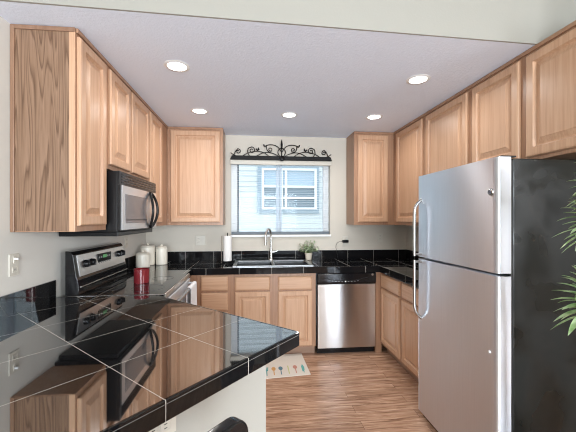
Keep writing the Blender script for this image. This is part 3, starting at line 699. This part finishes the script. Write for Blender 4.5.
b = MB(); b.lathe([(0.048, 0), (0.054, 0.004), (0.055, 0.075), (0.050, 0.075)], 32); b.build('wax', M_red, cd, smooth=True)
b = MB(); b.lathe([(0.0555, 0.0), (0.057, 0.003), (0.057, 0.108), (0.0545, 0.108), (0.0545, 0.0755)], 32)
mg = mat('pink_glass', (0.17, 0.016, 0.022), 0.08); b.build('jar', mg, cd, smooth=True)
for a in (0, 120, 240): MB().tube([(0.02 * math.cos(R(a)), 0.02 * math.sin(R(a)), 0.0755), (0.02 * math.cos(R(a)), 0.02 * math.sin(R(a)), 0.088)], 0.0012, 5).build('wick', M_slot, cd)

ph = thing('paper_towel_holder', 'black wire paper towel holder left of the sink', 'paper towel holder', (-0.282, 3.585, ZT + 0.0005))
b = MB()
b.tube([(0.065 * math.cos(2 * math.pi * i / 30), 0.065 * math.sin(2 * math.pi * i / 30), 0.006) for i in range(30)], 0.005, 8, True)
for a in (0, 90, 180, 270): b.tube([(0.065 * math.cos(R(a)), 0.065 * math.sin(R(a)), 0.007), (0, 0, 0.028)], 0.0035, 6)
for a in (20, 160, 200, 340):
    q = Vector((0.07 * math.cos(R(a)), 0.07 * math.sin(R(a)), 0.0175)); b.tube([q + Vector((0.012 * math.cos(t_ * 0.6), 0, 0.012 * math.sin(t_ * 0.6))) for t_ in range(11)], 0.003, 6)
b.build('base', M_iron, ph, smooth=True)
b = MB(); b.tube([(0, 0, 0.028), (0, 0, 0.345)], 0.005, 8); b.build('post', M_iron, ph, smooth=True)
b = MB(); b.tube([(-0.065, -0.0, 0.008), (-0.068, 0, 0.20), (-0.066, 0, 0.30), (-0.060, 0, 0.312)], 0.0032, 8); b.build('side_arm', mat('aged_metal', (0.25, 0.22, 0.18), 0.4, 0.6), ph, smooth=True)
pr = MB().hollow([(0.016, 0.034), (0.045, 0.034), (0.046, 0.036), (0.046, 0.308), (0.045, 0.310), (0.016, 0.310)]).build('paper_towel_roll', mat('white_paper', (0.80, 0.79, 0.77), 0.9), None, (-0.282, 3.585, ZT), smooth=True)
tag(pr, 'white roll of paper towels on the wire holder', 'paper towels')

# potted plant by the sink
def leaf(b, base, d, L, wid, up=Vector((0, 0, 1)), droop=0.3, n=5, fold=0.15):
    d = d.normalized(); s_ = d.cross(up)
    if s_.length < 1e-3: s_ = Vector((1, 0, 0))
    s_.normalize(); nn = s_.cross(d); rows = []
    for i in range(n + 1):
        t_ = i / n; c = base + d * L * t_ - Vector((0, 0, droop * L * t_ * t_)); ww = wid * (math.sin(math.pi * min(1, 0.12 + 0.88 * t_)) ** 0.8) * 0.5 if i < n else 0.0004
        rows.append((b.bm.verts.new(c - s_ * ww + nn * ww * fold * 2), b.bm.verts.new(c), b.bm.verts.new(c + s_ * ww + nn * ww * fold * 2)))
    for A, B in zip(rows, rows[1:]):
        b.bm.faces.new((A[0], A[1], B[1], B[0])); b.bm.faces.new((A[1], A[2], B[2], B[1]))
def leafmat(name, lo, hi):
    m = mat(name, hi, 0.45); g = noise(m, coords(m, (1, 1, 1), False), 25, 2)
    setc(m, ramp(m, g, [(0.35, lo), (0.65, hi)])); return m
pl = thing('potted_plant', 'small bushy green plant in a pale pot beside the sink', 'plant', (0.672, 3.805, ZT + 0.0005))
MB().lathe([(0.030, 0), (0.034, 0.003), (0.044, 0.078), (0.047, 0.080), (0.047, 0.088), (0.040, 0.088), (0.038, 0.078)], 28).build('pot', mat('sandy_pot', (0.60, 0.54, 0.44), 0.6), pl, smooth=True)
b = MB(); stems = MB()
rnd = random.Random(4)
for i in range(26):
    a = rnd.uniform(0, 2 * math.pi); el = rnd.uniform(0.2, 1.35); L = rnd.uniform(0.09, 0.165)
    d = Vector((math.cos(a) * math.cos(el), math.sin(a) * math.cos(el) * 0.42, math.sin(el))); p0 = Vector((0, 0, 0.079)); p1 = p0 + d * L
    stems.tube([p0, p0 + d * L * 0.5 + Vector((0, 0, 0.01)), p1], 0.0012, 5)
    for k_ in range(7):
        t_ = 0.35 + 0.65 * k_ / 6; q = p0 + d * L * t_; aa = rnd.uniform(0, 2 * math.pi)
        dd_ = (d * 0.6 + Vector((math.cos(aa), 0.4 * math.sin(aa), rnd.uniform(-0.3, 0.4)))).normalized()
        leaf(b, q, dd_, rnd.uniform(0.04, 0.06), 0.021, droop=0.25, n=4)
stems.build('stems', mat('green_stem', (0.16, 0.22, 0.08), 0.6), pl)
b.build('foliage', leafmat('grey_green_leaf', (0.20, 0.28, 0.13), (0.60, 0.66, 0.48)), pl, smooth=True)

# large plant at the right edge, in front of the refrigerator side
bp = thing('potted_plant', 'tall leafy plant at the right edge in front of the refrigerator', 'plant', (1.432, 1.16, 0))
MB().lathe([(0.10, 0), (0.105, 0.005), (0.14, 0.26), (0.148, 0.262), (0.148, 0.285), (0.135, 0.285), (0.13, 0.25)], 32).build('pot', mat('charcoal_pot', (0.06, 0.06, 0.065), 0.5), bp, smooth=True)
canes = [[(0.0, 0.0, 0.25), (-0.03, 0.0, 0.7), (-0.085, 0.0, 1.17)], [(0.03, 0.01, 0.25), (0.0, 0.0, 0.9), (-0.07, -0.005, 1.49)], [(0.05, -0.02, 0.25), (0.03, 0.0, 1.0), (-0.03, 0.0, 1.64)], [(0.06, 0.03, 0.25), (0.13, -0.02, 0.9), (0.19, -0.05, 1.30)]]
rnd = random.Random(11)
for ci, c in enumerate(canes):
    MB().tube(smoothc(c, 5), 0.009, 8).build('cane', mat('grey_cane', (0.25, 0.2, 0.13), 0.8) if ci == 0 else bpy.data.materials['grey_cane'], bp, smooth=True)
    b = MB(); tip = Vector(c[-1])
    for i in range(60):
        a = i * 2.39996; f = i / 60; el = R(-25 + 100 * f) ; q = tip + Vector((0, 0, -0.13 + 0.15 * f))
        d = Vector((math.cos(a) * math.cos(el), math.sin(a) * math.cos(el), math.sin(el)))
        leaf(b, q, d, rnd.uniform(0.095, 0.13), 0.030, droop=0.15 + 0.3 * rnd.random(), n=6)
    b.build('leaf_rosette', leafmat('bright_green_leaf', (0.22, 0.38, 0.14), (0.52, 0.66, 0.40)) if ci == 0 else bpy.data.materials['bright_green_leaf'], bp, smooth=True)

# outlets and switches
def outlet(label, loc, rz, gang=1, kind='outlet', horizontal=False, cat='outlet'):
    t = thing('outlet' if kind == 'outlet' else 'switch_plate', label, cat, loc, rz, 'outlets and switches')
    ww, hh = (0.035 + 0.023 * (gang - 1), 0.058)
    if horizontal: ww, hh = hh, ww
    MB().box(-ww, ww, -0.006, -0.0005, -hh, hh, 0.002).build('cover_plate', M_plate, t)
    return t
def recept(t, x, z, hz=False):
    f = MB().box(x - 0.017, x + 0.017, -0.0085, -0.0055, z - 0.014, z + 0.014, 0.003).build('receptacle', M_plate, t)
    b = MB()
    if hz:
        for q in (-0.006, 0.006): b.box(x - 0.005, x + 0.005, -0.0092, -0.0083, z + q - 0.0012, z + q + 0.0012)
    else:
        for q in (-0.006, 0.006): b.box(x + q - 0.0012, x + q + 0.0012, -0.0092, -0.0083, z - 0.004, z + 0.006)
    b.build('slot', M_slot, f)
t = outlet('almond outlet and switch plate left of the paper towels', (-0.628, YB, 1.172), 0, 2)
recept(t, -0.022, 0.02); recept(t, -0.022, -0.02)
MB().box(0.012, 0.032, -0.009, -0.0055, -0.012, 0.012, 0.001).build('switch', M_plate, t)
t = outlet('almond outlet under the back right cabinets near the refrigerator', (1.608, YB, 1.195), 0)
recept(t, 0, 0.02); recept(t, 0, -0.02)
t = outlet('almond outlet right of the window holding the black adapter', (1.155, YB, 1.155), 0)
recept(t, 0, 0.021); recept(t, 0, -0.021)
ad = thing('power_adapter', 'black plug adapter with thin cord at the outlet right of window', 'adapter', (1.155, YB - 0.0095, 1.150))
MB().box(-0.045, 0.030, -0.045, 0, -0.016, 0.018, 0.006, 3).build('adapter_body', M_blackm, ad, smooth=True)
MB().tube(smoothc([(-0.044, -0.022, 0.0), (-0.085, -0.022, -0.004), (-0.118, -0.022, -0.03), (-0.128, -0.022, -0.07), (-0.12, -0.03, -0.115), (-0.11, -0.06, -0.2155)]), 0.0022, 6).build('cord', M_blackm, ad, smooth=True)
t = outlet('almond switch and outlet plate on the left wall below the end panel', (XL, 1.805, 1.187), R(90), 1, 'switch', cat='switch')
recept(t, 0, -0.026)
MB().box(-0.010, 0.010, -0.009, -0.0055, 0.008, 0.044, 0.002).build('switch_bezel', M_plate, t)
MB().box(-0.005, 0.005, -0.026, -0.008, 0.026, 0.036, 0.002).build('toggle', M_white, t)
t = outlet('almond outlet on the left wall above the backguard right end', (XL, 3.30, 1.20), R(90))
recept(t, 0, 0.02); recept(t, 0, -0.02)
ox, oy = pen(0.522, HC0)
t = outlet('outlet plate on the half wall below the bar counter edge', (ox, oy, 0.818), PROT, 1, 'outlet', True)
recept(t, -0.02, 0, True); recept(t, 0.02, 0, True)

# ================================================================== KITCHEN MAT
mt = thing('kitchen_mat', 'cream floor mat printed with coloured utensils before the sink', 'mat', (0, 0, 0))
MB().prism([(-0.25, 2.80), (0.528, 2.875), (0.512, 3.335), (-0.27, 3.30)], 0.0006, 0.006, 'z', 0.002).build('mat_pad', mat('cream_mat', (0.70, 0.655, 0.59), 0.85), mt)
teal = mat('teal_print', (0.10, 0.33, 0.34), 0.8); ora = mat('ochre_print', (0.60, 0.33, 0.12), 0.8); navy = mat('slate_print', (0.10, 0.20, 0.26), 0.8); lime = mat('lime_print', (0.50, 0.52, 0.22), 0.8); pink = mat('coral_print', (0.55, 0.26, 0.20), 0.8); aqua = mat('aqua_print', (0.12, 0.42, 0.40), 0.8)
def icon(name, cx, m, head, Lh=0.05):
    y0 = 2.856 + (cx + 0.25) * 0.096 - 0.012
    b = MB(); b.box(cx - 0.0045, cx + 0.0045, y0, y0 + 0.095, 0.0058, 0.0066)
    q = [(cx + a * 0.026, y0 + 0.088 + h * 0.075) for a, h in head]; b.prism(q, 0.0058, 0.0067)
    b.build(name, m, mt)
ov = [(math.cos(R(a)) * 0.8, 0.45 + 0.5 * math.sin(R(a))) for a in range(0, 360, 30)]
fork = [(-0.5, 0), (0.5, 0), (0.7, 1), (0.3, 1), (0.25, 0.4), (0.1, 0.4), (0.05, 1), (-0.25, 1), (-0.3, 0.4), (-0.45, 0.4), (-0.5, 1), (-0.8, 1)]
sq = [(-0.6, 0), (0.6, 0), (0.7, 1), (-0.7, 1)]; blade = [(-0.5, -0.9), (0.4, -0.6), (0.6, 0.3), (0.1, 1.1), (-0.5, 0.4)]
for nm, cx, m, hd in (('printed_spatula', -0.21, aqua, sq), ('printed_whisk', -0.145, pink, ov), ('printed_spoon', -0.08, lime, ov), ('printed_fork', -0.01, navy, fork), ('printed_masher', 0.06, ora, ov), ('printed_fork', 0.128, teal, fork), ('printed_spoon', 0.195, ora, ov), ('printed_whisk', 0.262, navy, ov), ('printed_skewer', 0.335, lime, [(-0.2, 0), (0.2, 0), (0.2, 1), (-0.2, 1)]), ('printed_ladle', 0.402, pink, ov), ('printed_spreader', 0.475, aqua, blade)): icon(nm, cx, m, hd)

# ================================================================== BAR STOOL
sx, sy = pen(0.335, 0.50)
st = thing('bar_stool', 'black bar stool pulled up to the diagonal bar counter', 'stool', (sx, sy, 0), PROT)      # local x along the bar, y toward it
b = MB(); b.box(-0.185, 0.185, 0.0, 0.325, 0.635, 0.675, 0.014, 3); b.build('seat', M_blackm, st, smooth=True)
n_ = 10; sec = [(-0.16, 0.70), (0.16, 0.70)]
ptsb = [(-0.19, 0.80), (0.19, 0.80)] + [(0.19 - 0.042 + 0.042 * math.cos(R(90 * i / n_)), 0.950 + 0.042 * math.sin(R(90 * i / n_))) for i in range(n_ + 1)] + [(-0.19 + 0.042 + 0.042 * math.cos(R(90 + 90 * i / n_)), 0.950 + 0.042 * math.sin(R(90 + 90 * i / n_))) for i in range(n_ + 1)]
b = MB(); b.prism(ptsb, -0.012, 0.020, 'y', 0.006, 3); b.build('backrest', M_black, st, smooth=True)
for xx in (-0.165, 0.165):
    MB().tube([(xx, 0.004, 0.66), (xx, 0.004, 0.85)], 0.014, 10).build('back_post', M_blackm, st, smooth=True)
    for yy, k_ in ((0.02, -1), (0.30, 1)):
        MB().tube([(xx, yy, 0.640), (xx * 1.12, yy + 0.005 * k_, 0.0)], 0.015, 10).build('leg', M_blackm, st, smooth=True)
b = MB()
for yy in (0.019, 0.301): b.tube([(-0.176, yy, 0.24), (0.176, yy, 0.24)], 0.009, 8)
for xx in (-0.176, 0.176): b.tube([(xx, 0.02, 0.24), (xx, 0.30, 0.24)], 0.009, 8)
b.build('footrest', M_blackm, st, smooth=True)
